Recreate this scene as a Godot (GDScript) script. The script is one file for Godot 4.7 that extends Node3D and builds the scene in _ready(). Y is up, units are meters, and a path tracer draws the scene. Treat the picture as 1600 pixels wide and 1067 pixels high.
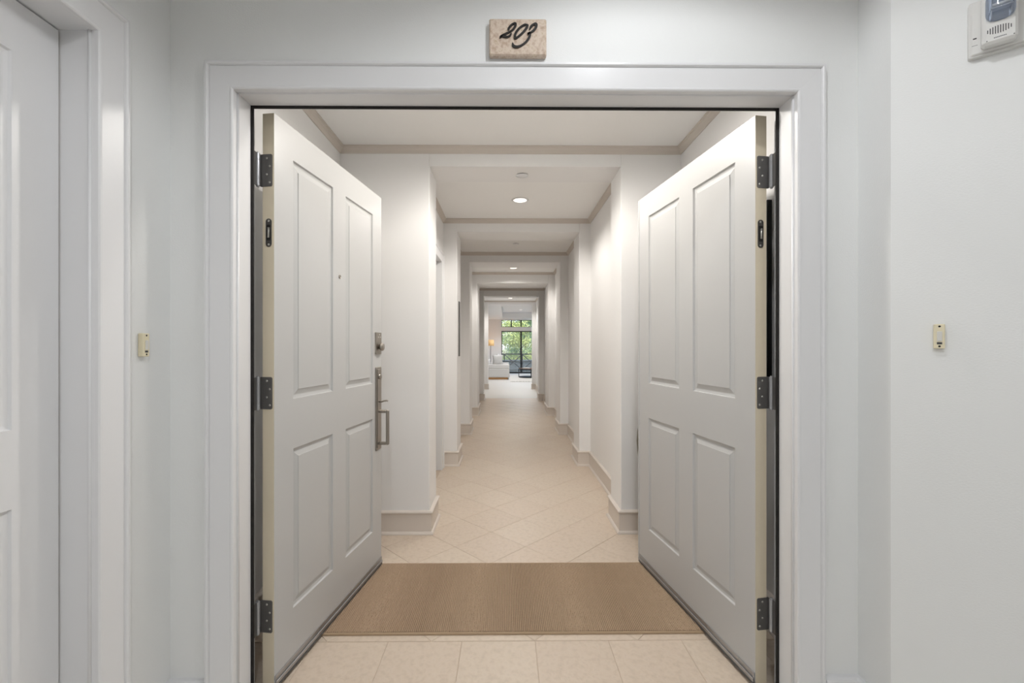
extends Node3D
# Double entrance doors standing open on a long tiled corridor. d = distance ahead of the camera (d = -z).

const W_L := -1.0825      # hall left wall plane
const W_R := 1.1538       # hall right corner
const D_F := 1.435        # hall face of the entrance wall
const D_I := 1.568        # corridor face of the entrance wall
const O_L := -0.874       # clear opening between the stops
const O_R := 0.9475
const O_T := 2.0505
const P_L := -0.498       # portals: clear width
const P_R := 0.757
const B_L := -0.64        # bay walls
const B_R := 0.872
const CEIL := 2.527
const MID := 0.1295

var M := {}
var names := {}
var rng := RandomNumberGenerator.new()

func V(x: float, y: float, d: float) -> Vector3: return Vector3(x, y, -d)

# ---------------------------------------------------------------- node helpers
func numbered(s: String) -> String:
	var n: int = names.get(s, 0)
	names[s] = n + 1
	return s if n == 0 else "%s_%03d" % [s, n]

func thing(called: String, label: String, category: String, at := Vector3.ZERO, group := "", kind := "") -> Node3D:
	var o := Node3D.new()
	o.name = numbered(called)
	add_child(o)
	o.position = at
	o.set_meta("label", label)
	if kind != "": o.set_meta("kind", kind)
	o.set_meta("category", category)
	if group != "": o.set_meta("group", group)
	return o

func obj(called: String, st: SurfaceTool, m: Material, parent: Node3D, label := "") -> MeshInstance3D:
	st.generate_normals()
	return inst(called, st.commit(), m, parent, label)

func inst(called: String, mesh: Mesh, m: Material, parent: Node3D, label := "") -> MeshInstance3D:
	var o := MeshInstance3D.new()
	o.name = called
	o.mesh = mesh
	o.material_override = m
	parent.add_child(o, true)
	if label != "": o.set_meta("label", label)
	return o

func tag(o: Node3D, label: String, category: String, group := "", kind := "") -> void:
	o.set_meta("label", label)
	o.set_meta("category", category)
	if group != "": o.set_meta("group", group)
	if kind != "": o.set_meta("kind", kind)

# ---------------------------------------------------------------- mesh helpers
func flat() -> SurfaceTool:
	var st := SurfaceTool.new()
	st.begin(Mesh.PRIMITIVE_TRIANGLES)
	st.set_smooth_group(-1)
	return st

func soft() -> SurfaceTool:
	var st := SurfaceTool.new()
	st.begin(Mesh.PRIMITIVE_TRIANGLES)
	st.set_smooth_group(0)
	return st

func tri(st: SurfaceTool, a: Vector3, b: Vector3, c: Vector3, n: Vector3) -> void:
	if (c - a).cross(b - a).dot(n) < 0.0:      # front faces run clockwise
		var t := b
		b = c
		c = t
	for p in [a, b, c]:
		st.set_uv(Vector2(p.x + p.z, p.y))
		st.add_vertex(p)

func quad(st: SurfaceTool, a: Vector3, b: Vector3, c: Vector3, d: Vector3, n: Vector3) -> void:
	tri(st, a, b, c, n)
	tri(st, a, c, d, n)

# chamfered box between two corners
func bx(st: SurfaceTool, p: Vector3, q: Vector3, b := 0.0015, tf := Transform3D.IDENTITY) -> void:
	var lo := Vector3(minf(p.x, q.x), minf(p.y, q.y), minf(p.z, q.z))
	var hi := Vector3(maxf(p.x, q.x), maxf(p.y, q.y), maxf(p.z, q.z))
	var c := (lo + hi) * 0.5
	var h := (hi - lo) * 0.5
	b = minf(b, minf(h.x, minf(h.y, h.z)) * 0.9)
	var pt := func(s: Vector3, axis: int) -> Vector3:
		var r := Vector3(s.x * (h.x - b), s.y * (h.y - b), s.z * (h.z - b))
		r[axis] = s[axis] * h[axis]
		return tf * (c + r)
	for ax in 3:
		var u := (ax + 1) % 3
		var v := (ax + 2) % 3
		for sg in [-1.0, 1.0]:
			var k := []
			for uv in [[-1.0, -1.0], [1.0, -1.0], [1.0, 1.0], [-1.0, 1.0]]:
				var s := Vector3.ZERO
				s[ax] = sg
				s[u] = uv[0]
				s[v] = uv[1]
				k.append(pt.call(s, ax))
			var n := Vector3.ZERO
			n[ax] = sg
			quad(st, k[0], k[1], k[2], k[3], tf.basis * n)
		if b > 0.0:
			for su in [-1.0, 1.0]:
				for sv in [-1.0, 1.0]:
					var s0 := Vector3.ZERO
					s0[ax] = -1.0
					s0[u] = su
					s0[v] = sv
					var s1 := s0
					s1[ax] = 1.0
					var n2 := s0
					n2[ax] = 0.0
					quad(st, pt.call(s0, u), pt.call(s1, u), pt.call(s1, v), pt.call(s0, v), tf.basis * n2)
	if b > 0.0:
		for sx in [-1.0, 1.0]:
			for sy in [-1.0, 1.0]:
				for sz in [-1.0, 1.0]:
					var s := Vector3(sx, sy, sz)
					tri(st, pt.call(s, 0), pt.call(s, 1), pt.call(s, 2), tf.basis * s)

func box(called: String, p: Vector3, q: Vector3, m: Material, parent: Node3D, b := 0.0015, label := "") -> MeshInstance3D:
	var st := flat()
	bx(st, p, q, b)
	return obj(called, st, m, parent, label)

# moulding: closed profile (x = offset to the side of the path, y = offset along up) swept with mitred corners
func sweep(st: SurfaceTool, path: Array, up: Vector3, prof: Array, side := 1.0, closed := false) -> void:
	var n := path.size()
	var rings := []
	for i in n:
		var t0: Vector3 = (path[i] - path[(i - 1 + n) % n]).normalized()
		var t1: Vector3 = (path[(i + 1) % n] - path[i]).normalized()
		if not closed and i == 0: t0 = t1
		if not closed and i == n - 1: t1 = t0
		var l0 := t0.cross(up) * side
		var l1 := t1.cross(up) * side
		var l := (l0 + l1) / (1.0 + l0.dot(l1))
		var ring := []
		for p in prof: ring.append(path[i] + l * p.x + up * p.y)
		rings.append(ring)
	var k := prof.size()
	var cen := Vector2.ZERO
	for p in prof: cen += p / k
	for i in (n if closed else n - 1):
		var a: Array = rings[i]
		var b: Array = rings[(i + 1) % n]
		var t: Vector3 = (path[(i + 1) % n] - path[i]).normalized()
		var lat := t.cross(up) * side
		for j in k:
			var j2 := (j + 1) % k
			var e: Vector2 = prof[j2] - prof[j]
			var en := Vector2(e.y, -e.x)
			if en.dot((prof[j] + prof[j2]) * 0.5 - cen) < 0.0: en = -en
			quad(st, a[j], a[j2], b[j2], b[j], lat * en.x + up * en.y)
	if not closed:
		var tris := Geometry2D.triangulate_polygon(PackedVector2Array(prof))
		var e0: Vector3 = (path[0] - path[1])
		var e1: Vector3 = (path[n - 1] - path[n - 2])
		for i in range(0, tris.size(), 3):
			tri(st, rings[0][tris[i]], rings[0][tris[i + 1]], rings[0][tris[i + 2]], e0)
			tri(st, rings[n - 1][tris[i]], rings[n - 1][tris[i + 1]], rings[n - 1][tris[i + 2]], e1)

# round bar along a path
func tube(st: SurfaceTool, path: Array, r: float, seg := 8, tf := Transform3D.IDENTITY, r_end := -1.0) -> void:
	var n := path.size()
	var rings := []
	var ref := Vector3(0.31, 0.87, 0.38)
	for i in n:
		var t: Vector3 = (path[mini(i + 1, n - 1)] - path[maxi(i - 1, 0)]).normalized()
		var a := t.cross(ref).normalized()
		var b := t.cross(a)
		ref = a.cross(t)
		var rr := r if r_end < 0.0 else lerpf(r, r_end, float(i) / (n - 1))
		var ring := []
		for k in seg:
			var w := TAU * k / seg
			ring.append(path[i] + (a * cos(w) + b * sin(w)) * rr)
		rings.append(ring)
	for i in n - 1:
		for k in seg:
			var k2 := (k + 1) % seg
			var o: Vector3 = rings[i][k] + rings[i][k2] - path[i] * 2.0
			quad(st, tf * rings[i][k], tf * rings[i][k2], tf * rings[i + 1][k2], tf * rings[i + 1][k], tf.basis * o)
	for k in seg:
		var k2 := (k + 1) % seg
		tri(st, tf * path[0], tf * rings[0][k], tf * rings[0][k2], tf.basis * (path[0] - path[1]))
		tri(st, tf * path[n - 1], tf * rings[n - 1][k], tf * rings[n - 1][k2], tf.basis * (path[n - 1] - path[n - 2]))

# turned shape about the y axis, profile of (radius, height)
func lathe(st: SurfaceTool, prof: Array, seg := 24, tf := Transform3D.IDENTITY) -> void:
	for i in prof.size() - 1:
		var p: Vector2 = prof[i]
		var q: Vector2 = prof[i + 1]
		var e := q - p
		for k in seg:
			var a := TAU * k / seg
			var b := TAU * (k + 1) / seg
			var ca := Vector3(cos(a), 0, sin(a))
			var cb := Vector3(cos(b), 0, sin(b))
			var n := (ca + cb) * e.y - Vector3.UP * e.x * 2.0
			var y0 := Vector3.UP * p.y
			var y1 := Vector3.UP * q.y
			if p.x > 0.00001: tri(st, tf * (ca * p.x + y0), tf * (cb * p.x + y0), tf * (cb * q.x + y1), tf.basis * n)
			if q.x > 0.00001: tri(st, tf * (ca * p.x + y0), tf * (cb * q.x + y1), tf * (ca * q.x + y1), tf.basis * n)

# flat polygon given a thickness along +z, with a small chamfer at the front
func plate(st: SurfaceTool, poly: PackedVector2Array, z0: float, z1: float, tf := Transform3D.IDENTITY) -> void:
	if Geometry2D.is_polygon_clockwise(poly): poly.reverse()
	var t := Geometry2D.triangulate_polygon(poly)
	for i in range(0, t.size(), 3):
		var a := poly[t[i]]
		var b := poly[t[i + 1]]
		var c := poly[t[i + 2]]
		tri(st, tf * Vector3(a.x, a.y, z1), tf * Vector3(b.x, b.y, z1), tf * Vector3(c.x, c.y, z1), tf.basis.z)
		tri(st, tf * Vector3(a.x, a.y, z0), tf * Vector3(b.x, b.y, z0), tf * Vector3(c.x, c.y, z0), -tf.basis.z)
	for i in poly.size():
		var a := poly[i]
		var b := poly[(i + 1) % poly.size()]
		var n := Vector3(b.y - a.y, a.x - b.x, 0)
		quad(st, tf * Vector3(a.x, a.y, z0), tf * Vector3(b.x, b.y, z0), tf * Vector3(b.x, b.y, z1), tf * Vector3(a.x, a.y, z1), tf.basis * n)

func round_rect(w: float, h: float, r: float, seg := 4) -> PackedVector2Array:
	var out := PackedVector2Array()
	for c in [[1, 1, 0], [-1, 1, 1], [-1, -1, 2], [1, -1, 3]]:
		for i in seg + 1:
			var a: float = (c[2] + float(i) / seg) * PI / 2
			out.append(Vector2(c[0] * (w / 2 - r) + r * cos(a), c[1] * (h / 2 - r) + r * sin(a)))
	return out

# ---------------------------------------------------------------- materials
func mat(c: Color, rough := 0.6, metal := 0.0) -> StandardMaterial3D:
	var m := StandardMaterial3D.new()
	m.albedo_color = c
	m.roughness = rough
	m.metallic = metal
	return m

func rgb(r: float, g: float, b: float) -> Color: return Color(r / 255.0, g / 255.0, b / 255.0)

func noise_tex(freq: float, sd: int, size: int, ramp: Array, normal := false, strength := 1.0, oct := 4) -> NoiseTexture2D:
	var n := FastNoiseLite.new()
	n.seed = sd
	n.noise_type = FastNoiseLite.TYPE_SIMPLEX_SMOOTH
	n.frequency = freq
	n.fractal_octaves = oct
	var t := NoiseTexture2D.new()
	t.width = size
	t.height = size
	t.seamless = true
	t.noise = n
	if normal:
		t.as_normal_map = true
		t.bump_strength = strength
	elif ramp.size() > 0:
		var g := Gradient.new()
		g.offsets = PackedFloat32Array(ramp.map(func(e): return e[0]))
		g.colors = PackedColorArray(ramp.map(func(e): return e[1]))
		t.color_ramp = g
	return t

func triplanar(m: StandardMaterial3D, s: float) -> void:
	m.uv1_triplanar = true
	m.uv1_world_triplanar = true
	m.uv1_scale = Vector3(s, s, s)

func make_materials() -> void:
	var peel := noise_tex(0.09, 3, 256, [], true, 2.0, 2)
	for e in [["hall_wall", rgb(238, 239, 238), 0.55], ["wall", rgb(243, 242, 241), 0.6], ["ceiling", rgb(247, 246, 244), 0.8]]:
		var m := mat(e[1], e[2])
		m.normal_enabled = true
		m.normal_texture = peel
		m.normal_scale = 0.22 if e[0] == "hall_wall" else 0.08
		triplanar(m, 7.0)
		M[e[0]] = m
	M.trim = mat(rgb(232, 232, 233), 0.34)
	M.taupe = mat(rgb(222, 213, 204), 0.45)
	M.crown = mat(rgb(208, 199, 190), 0.5)
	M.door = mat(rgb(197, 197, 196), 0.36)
	M.cream = mat(rgb(222, 210, 186), 0.45)
	M.gasket = mat(rgb(22, 18, 16), 0.7)
	M.dark_metal = mat(rgb(92, 90, 88), 0.4, 0.7)
	M.hinge = mat(rgb(116, 114, 112), 0.42, 0.6)
	M.barrel = mat(rgb(178, 178, 180), 0.3, 0.5)
	M.nickel = mat(rgb(168, 162, 154), 0.34, 1.0)
	M.alu = mat(rgb(176, 176, 178), 0.38, 0.9)
	M.screw = mat(rgb(190, 188, 182), 0.3, 1.0)
	M.hole = mat(rgb(24, 22, 20), 0.8)
	M.rubber = mat(rgb(96, 98, 100), 0.7)
	M.ivory = mat(rgb(234, 224, 194), 0.4)
	M.button = mat(rgb(222, 220, 214), 0.3)
	M.plastic = mat(rgb(226, 225, 222), 0.4)
	M.slot = mat(rgb(70, 70, 72), 0.7)
	M.print = mat(rgb(90, 92, 96), 0.6)
	M.black = mat(rgb(14, 14, 15), 0.5)
	M.digit = mat(rgb(18, 15, 13), 0.4)
	M.lens_back = mat(rgb(150, 158, 172), 0.2, 0.8)
	var gl := mat(Color(0.62, 0.68, 0.78, 0.35), 0.05)
	gl.transparency = BaseMaterial3D.TRANSPARENCY_ALPHA
	M.lens = gl
	var pane := mat(Color(0.9, 0.95, 0.95, 0.06), 0.02)
	pane.transparency = BaseMaterial3D.TRANSPARENCY_ALPHA
	M.pane = pane
	# floor tiles: mottled beige, three firings
	var relief := noise_tex(0.02, 11, 512, [], true, 3.0, 4)
	for i in 3:
		var m := mat(Color.WHITE, 0.38)
		m.metallic_specular = 0.5
		var base: Color = [rgb(218, 201, 183), rgb(216, 199, 181), rgb(219, 203, 185)][i]
		m.albedo_texture = noise_tex(0.03, 20 + i, 512, [[0.0, base.darkened(0.05)], [0.45, base], [0.62, base.lightened(0.05)], [1.0, base.darkened(0.03)]], false, 1.0, 6)
		m.normal_enabled = true
		m.normal_texture = relief
		m.normal_scale = 0.5
		triplanar(m, 1.7)
		M["tile%d" % i] = m
	M.grout = mat(rgb(206, 188, 170), 0.9)
	M.living_floor = mat(rgb(222, 219, 213), 0.5)
	var carpet := mat(Color.WHITE, 0.95)
	carpet.albedo_texture = noise_tex(0.2, 31, 256, [[0.0, rgb(214, 208, 200)], [1.0, rgb(240, 236, 229)]])
	triplanar(carpet, 2.0)
	M.carpet = carpet
	var mm := mat(Color.WHITE, 0.95)
	mm.albedo_texture = noise_tex(0.30, 41, 512, [[0.0, rgb(120, 98, 78)], [0.5, rgb(176, 152, 127)], [1.0, rgb(214, 194, 170)]], false, 1.0, 3)
	triplanar(mm, 3.2)
	M.mat = mm
	M.weave = mat(rgb(112, 88, 66), 0.95)
	M.binding = mat(rgb(178, 154, 126), 0.85)
	var stone := mat(Color.WHITE, 0.55)
	stone.albedo_texture = noise_tex(0.016, 51, 512, [[0.0, rgb(176, 150, 128)], [0.4, rgb(206, 186, 168)], [0.6, rgb(216, 200, 184)], [1.0, rgb(186, 162, 132)]], false, 1.0, 6)
	triplanar(stone, 5.0)
	M.stone = stone
	M.frame = mat(rgb(38, 40, 42), 0.45, 0.3)
	M.iron = mat(rgb(30, 31, 34), 0.5, 0.4)
	M.concrete = mat(rgb(190, 188, 182), 0.8)
	var cloth := mat(Color.WHITE, 0.95)
	cloth.albedo_texture = noise_tex(0.25, 61, 256, [[0.0, rgb(206, 203, 199)], [1.0, rgb(228, 226, 222)]])
	triplanar(cloth, 4.0)
	M.cloth = cloth
	var cushion := mat(Color.WHITE, 0.95)
	cushion.albedo_texture = noise_tex(0.06, 62, 256, [[0.0, rgb(170, 168, 164)], [0.5, rgb(214, 212, 208)], [1.0, rgb(232, 230, 226)]])
	triplanar(cushion, 3.0)
	M.cushion = cushion
	M.oak = mat(rgb(196, 148, 96), 0.55)
	M.walnut = mat(rgb(96, 66, 46), 0.5)
	M.book = mat(rgb(226, 222, 216), 0.7)
	M.book2 = mat(rgb(188, 150, 128), 0.7)
	M.rug = mat(rgb(226, 222, 214), 0.95)
	M.rug_stripe = mat(rgb(120, 112, 104), 0.95)
	M.vase = mat(rgb(74, 68, 46), 0.35)
	var shade := mat(rgb(238, 208, 156), 0.9)
	shade.emission_enabled = true
	shade.emission = rgb(255, 178, 84)
	shade.emission_energy_multiplier = 0.22
	M.shade = shade
	var glow := mat(Color.WHITE, 0.9)
	glow.emission_enabled = true
	glow.emission = rgb(255, 240, 222)
	glow.emission_energy_multiplier = 2.2
	M.glow = glow
	M.bark = mat(rgb(72, 62, 54), 0.9)
	for e in [["leaf0", rgb(140, 160, 104)], ["leaf1", rgb(186, 196, 128)], ["leaf2", rgb(104, 136, 100)]]:
		var m := mat(e[1], 0.6)
		m.cull_mode = BaseMaterial3D.CULL_DISABLED
		m.backlight_enabled = true
		m.backlight = (e[1] as Color) * 0.6
		M[e[0]] = m
	M.lawn = mat(rgb(88, 104, 62), 0.95)
	M.slate = mat(rgb(70, 80, 88), 0.8)

# ---------------------------------------------------------------- builders
const CASING := [Vector2(0, 0), Vector2(0, 0.010), Vector2(0.003, 0.013), Vector2(0.007, 0.014), Vector2(0.009, 0.012), Vector2(0.071, 0.016), Vector2(0.073, 0.0145), Vector2(0.075, 0.020), Vector2(0.078, 0.023), Vector2(0.084, 0.023), Vector2(0.087, 0.019), Vector2(0.087, 0)]
const BOARD := [Vector2(0, 0), Vector2(0.014, 0), Vector2(0.014, 0.132), Vector2(0, 0.132)]
const CAP := [Vector2(0, 0.132), Vector2(0.017, 0.132), Vector2(0.022, 0.137), Vector2(0.023, 0.143), Vector2(0.020, 0.148), Vector2(0.012, 0.152), Vector2(0, 0.153)]
const SHOE := [Vector2(0.0142, 0), Vector2(0.0285, 0), Vector2(0.028, 0.007), Vector2(0.024, 0.014), Vector2(0.019, 0.018), Vector2(0.0142, 0.019)]
const CROWN := [Vector2(0, 0), Vector2(0, -0.042), Vector2(0.006, -0.042), Vector2(0.009, -0.036), Vector2(0.016, -0.026), Vector2(0.027, -0.017), Vector2(0.030, -0.010), Vector2(0.036, -0.008), Vector2(0.036, 0)]

func baseboard(called: String, path: Array, side: float, label: String, paint := "taupe") -> void:
	var t := thing(called, label, "baseboard", Vector3.ZERO, "", "structure")
	for e in [["board", BOARD], ["cap", CAP], ["shoe_moulding", SHOE]]:
		var st := flat()
		sweep(st, path, Vector3.UP, e[1], side)
		obj(e[0], st, M[paint], t)

# four-panel door leaf. Local x runs from the hinge edge, the show face is z = 0 and looks along s * z.
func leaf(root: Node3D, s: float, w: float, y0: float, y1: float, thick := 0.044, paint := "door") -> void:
	var xs := [0.0, 0.106, 0.400, 0.506, w - 0.106, w]
	var ys := [y0, 0.231, 0.842, 1.022, 1.932, y1]
	var st := flat()
	var loops := [[0.0, 0.0], [0.004, 0.0], [0.007, 0.007], [0.015, 0.009]]
	for face in 2:
		var zz := 0.0 if face == 0 else -thick * s
		var n := Vector3(0, 0, s if face == 0 else -s)
		for i in 5:
			for j in 5:
				var a := Vector2(xs[i], ys[j])
				var b := Vector2(xs[i + 1], ys[j + 1])
				if (i == 1 or i == 3) and (j == 1 or j == 3):
					for k in 3:
						ring(st, a, b, loops[k], loops[k + 1], zz, n)
				else:
					quad(st, Vector3(a.x, a.y, zz), Vector3(b.x, a.y, zz), Vector3(b.x, b.y, zz), Vector3(a.x, b.y, zz), n)
	quad(st, Vector3(0, y1, 0), Vector3(w, y1, 0), Vector3(w, y1, -thick * s), Vector3(0, y1, -thick * s), Vector3.UP)
	quad(st, Vector3(0, y0, 0), Vector3(w, y0, 0), Vector3(w, y0, -thick * s), Vector3(0, y0, -thick * s), Vector3.DOWN)
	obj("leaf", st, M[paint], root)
	for i in [1, 3]:
		for j in [1, 3]:
			var p := flat()
			var a := Vector2(xs[i], ys[j])
			var b := Vector2(xs[i + 1], ys[j + 1])
			for face in 2:
				var zz := 0.0 if face == 0 else -thick * s
				var n := Vector3(0, 0, s if face == 0 else -s)
				var lp := [[0.015, 0.009], [0.019, 0.009], [0.038, 0.0035], [0.039, 0.001]]
				for k in 3: ring(p, a, b, lp[k], lp[k + 1], zz, n)
				var q := 0.039
				var z := zz - n.z * 0.001
				quad(p, Vector3(a.x + q, a.y + q, z), Vector3(b.x - q, a.y + q, z), Vector3(b.x - q, b.y - q, z), Vector3(a.x + q, b.y - q, z), n)
			obj("panel", p, M[paint], root)
	for x in [0.0, w]:
		var e := flat()
		quad(e, Vector3(x, y0, 0), Vector3(x, y1, 0), Vector3(x, y1, -thick * s), Vector3(x, y0, -thick * s), Vector3(-1 if x == 0.0 else 1, 0, 0))
		obj("edge", e, M.cream, root, "cream door edge")

func ring(st: SurfaceTool, a: Vector2, b: Vector2, l0: Array, l1: Array, zz: float, n: Vector3) -> void:
	var z0: float = zz - n.z * l0[1]
	var z1: float = zz - n.z * l1[1]
	var p: float = l0[0]
	var q: float = l1[0]
	var o := [Vector3(a.x + p, a.y + p, z0), Vector3(b.x - p, a.y + p, z0), Vector3(b.x - p, b.y - p, z0), Vector3(a.x + p, b.y - p, z0)]
	var i := [Vector3(a.x + q, a.y + q, z1), Vector3(b.x - q, a.y + q, z1), Vector3(b.x - q, b.y - q, z1), Vector3(a.x + q, b.y - q, z1)]
	for k in 4:
		quad(st, o[k], o[(k + 1) % 4], i[(k + 1) % 4], i[k], n)

# hinge: knuckle barrel with a plate on the door edge and a plate on the jamb
func hinge(root: Node3D, s: float, yc: float) -> void:
	var h := 0.114
	var pin := Vector3(-0.012, yc, -0.054 * s)
	var st := flat()
	var t1 := Transform3D(Basis(Vector3(0, 0, s), Vector3.UP, Vector3(-1, 0, 0) * s) , Vector3(0, yc, -0.0305 * s))
	plate(st, round_rect(0.049, h, 0.006), -0.0022 * s, 0.0022 * s, t1)
	var hg := obj("hinge", st, M.hinge, root, "dark steel hinge")
	var b := flat()
	for k in 3:
		var y: float = yc - h / 2 + h * [0.0, 0.2, 0.8][k]
		tube(b, [Vector3(pin.x, y + 0.0004, pin.z), Vector3(pin.x, y + h * [0.2, 0.6, 0.2][k] - 0.0004, pin.z)], 0.0080, 14)
	tube(b, [pin - Vector3(0, h / 2 + 0.004, 0), pin + Vector3(0, h / 2 + 0.004, 0)], 0.0045, 8)
	obj("barrel", b, M.barrel, hg)
	var j := flat()
	var back: Vector3 = root.transform.basis.inverse() * Vector3(0, 0, 1)       # towards the hall
	var tf := Transform3D(Basis(back, Vector3.UP, back.cross(Vector3.UP)), pin + back * 0.020)
	plate(j, round_rect(0.034, h, 0.006), -0.0015, 0.0015, tf)
	obj("jamb_plate", j, M.hinge, hg)
	for k in 4:
		var c := Vector3(0, yc - 0.043 + 0.0287 * k, (-0.016 if k % 2 == 0 else -0.027) * s)
		var sc := soft()
		lathe(sc, [Vector2(0.0042, 0), Vector2(0.0036, 0.0012), Vector2(0, 0.0014)], 10, Transform3D(Basis(Vector3.UP, Vector3(-1, 0, 0), Vector3.BACK), c + Vector3(-0.0022, 0, 0)))
		obj("screw", sc, M.screw, hg)

# oblong roller plate let into the door edge
func roller_plate(root: Node3D, s: float, yc: float) -> void:
	var st := flat()
	var tf := Transform3D(Basis(Vector3(0, 0, 1), Vector3.UP, Vector3(-1, 0, 0)), Vector3(0, yc, -0.020 * s))
	plate(st, round_rect(0.022, 0.100, 0.0108, 6), -0.001, 0.002, tf)
	var p := obj("roller_plate", st, M.dark_metal, root, "oblong dark roller plate in the door edge")
	var h := flat()
	plate(h, round_rect(0.015, 0.056, 0.002), 0.002, 0.0023, tf)
	obj("pocket", h, M.hole, p)
	var r := soft()
	tube(r, [tf * Vector3(0.001, -0.018, 0.003), tf * Vector3(0.001, 0.018, 0.003)], 0.004, 10)
	obj("roller", r, M.screw, p)
	for y in [-0.042, 0.042]:
		var sc := soft()
		lathe(sc, [Vector2(0.0042, 0), Vector2(0.003, 0.001), Vector2(0, 0.0012)], 10, Transform3D(Basis(Vector3.UP, Vector3(-1, 0, 0), Vector3.BACK), tf * Vector3(0, y, 0.002)))
		obj("screw", sc, M.screw, p)

func sweep_strip(root: Node3D, s: float, w: float, y0: float) -> void:
	var st := flat()
	bx(st, Vector3(0.002, y0 + 0.004, 0), Vector3(w - 0.002, y0 + 0.036, 0.004 * s), 0.001)
	bx(st, Vector3(0.002, y0 + 0.004, 0.004 * s), Vector3(w - 0.002, y0 + 0.018, 0.009 * s), 0.002)
	var p := obj("sweep_strip", st, M.alu, root, "aluminium door sweep")
	var r := flat()
	bx(r, Vector3(0.002, y0 - 0.006, 0.003 * s), Vector3(w - 0.002, y0 + 0.004, 0.007 * s), 0.0005)
	obj("rubber_seal", r, M.rubber, p)
	for k in 5:
		var sc := soft()
		lathe(sc, [Vector2(0.0035, 0), Vector2(0.0025, 0.0012), Vector2(0, 0.0014)], 8, Transform3D(Basis(Vector3.RIGHT, Vector3(0, 0, s), Vector3(0, -s, 0)), Vector3(0.09 + (w - 0.18) * k / 4.0, y0 + 0.028, 0.004 * s)))
		obj("screw", sc, M.screw, p)

func entrance_doors() -> void:
	var ends := [[Vector2(-0.8187, 1.569), Vector2(-0.6929, 2.468), 1.0], [Vector2(0.8918, 1.569), Vector2(0.7562, 2.487), -1.0]]
	for i in 2:
		var p: Vector2 = ends[i][0]
		var q: Vector2 = ends[i][1]
		var s: float = ends[i][2]
		var dir := (V(q.x, 0, q.y) - V(p.x, 0, p.y)).normalized()
		var w := p.distance_to(q)
		var t := thing("door_%d" % (i + 1), ["white four-panel entrance door leaf with lever plate and pull handle", "white four-panel entrance door leaf without handle"][i], "door", Vector3.ZERO, "", "structure")
		t.transform = Transform3D(Basis(dir, Vector3.UP, dir.cross(Vector3.UP)), V(p.x, 0, p.y))
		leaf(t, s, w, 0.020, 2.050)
		for y in [1.848, 1.059, 0.268]: hinge(t, s, y)
		roller_plate(t, s, 1.627)
		sweep_strip(t, s, w, 0.021)
		if i == 0: handle_set(t, w)
		else:
			var a := flat()
			bx(a, Vector3(w, 0.021, -0.044 * s), Vector3(w + 0.010, 2.049, 0.004 * s), 0.002)
			obj("astragal", a, M.door, t)

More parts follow.
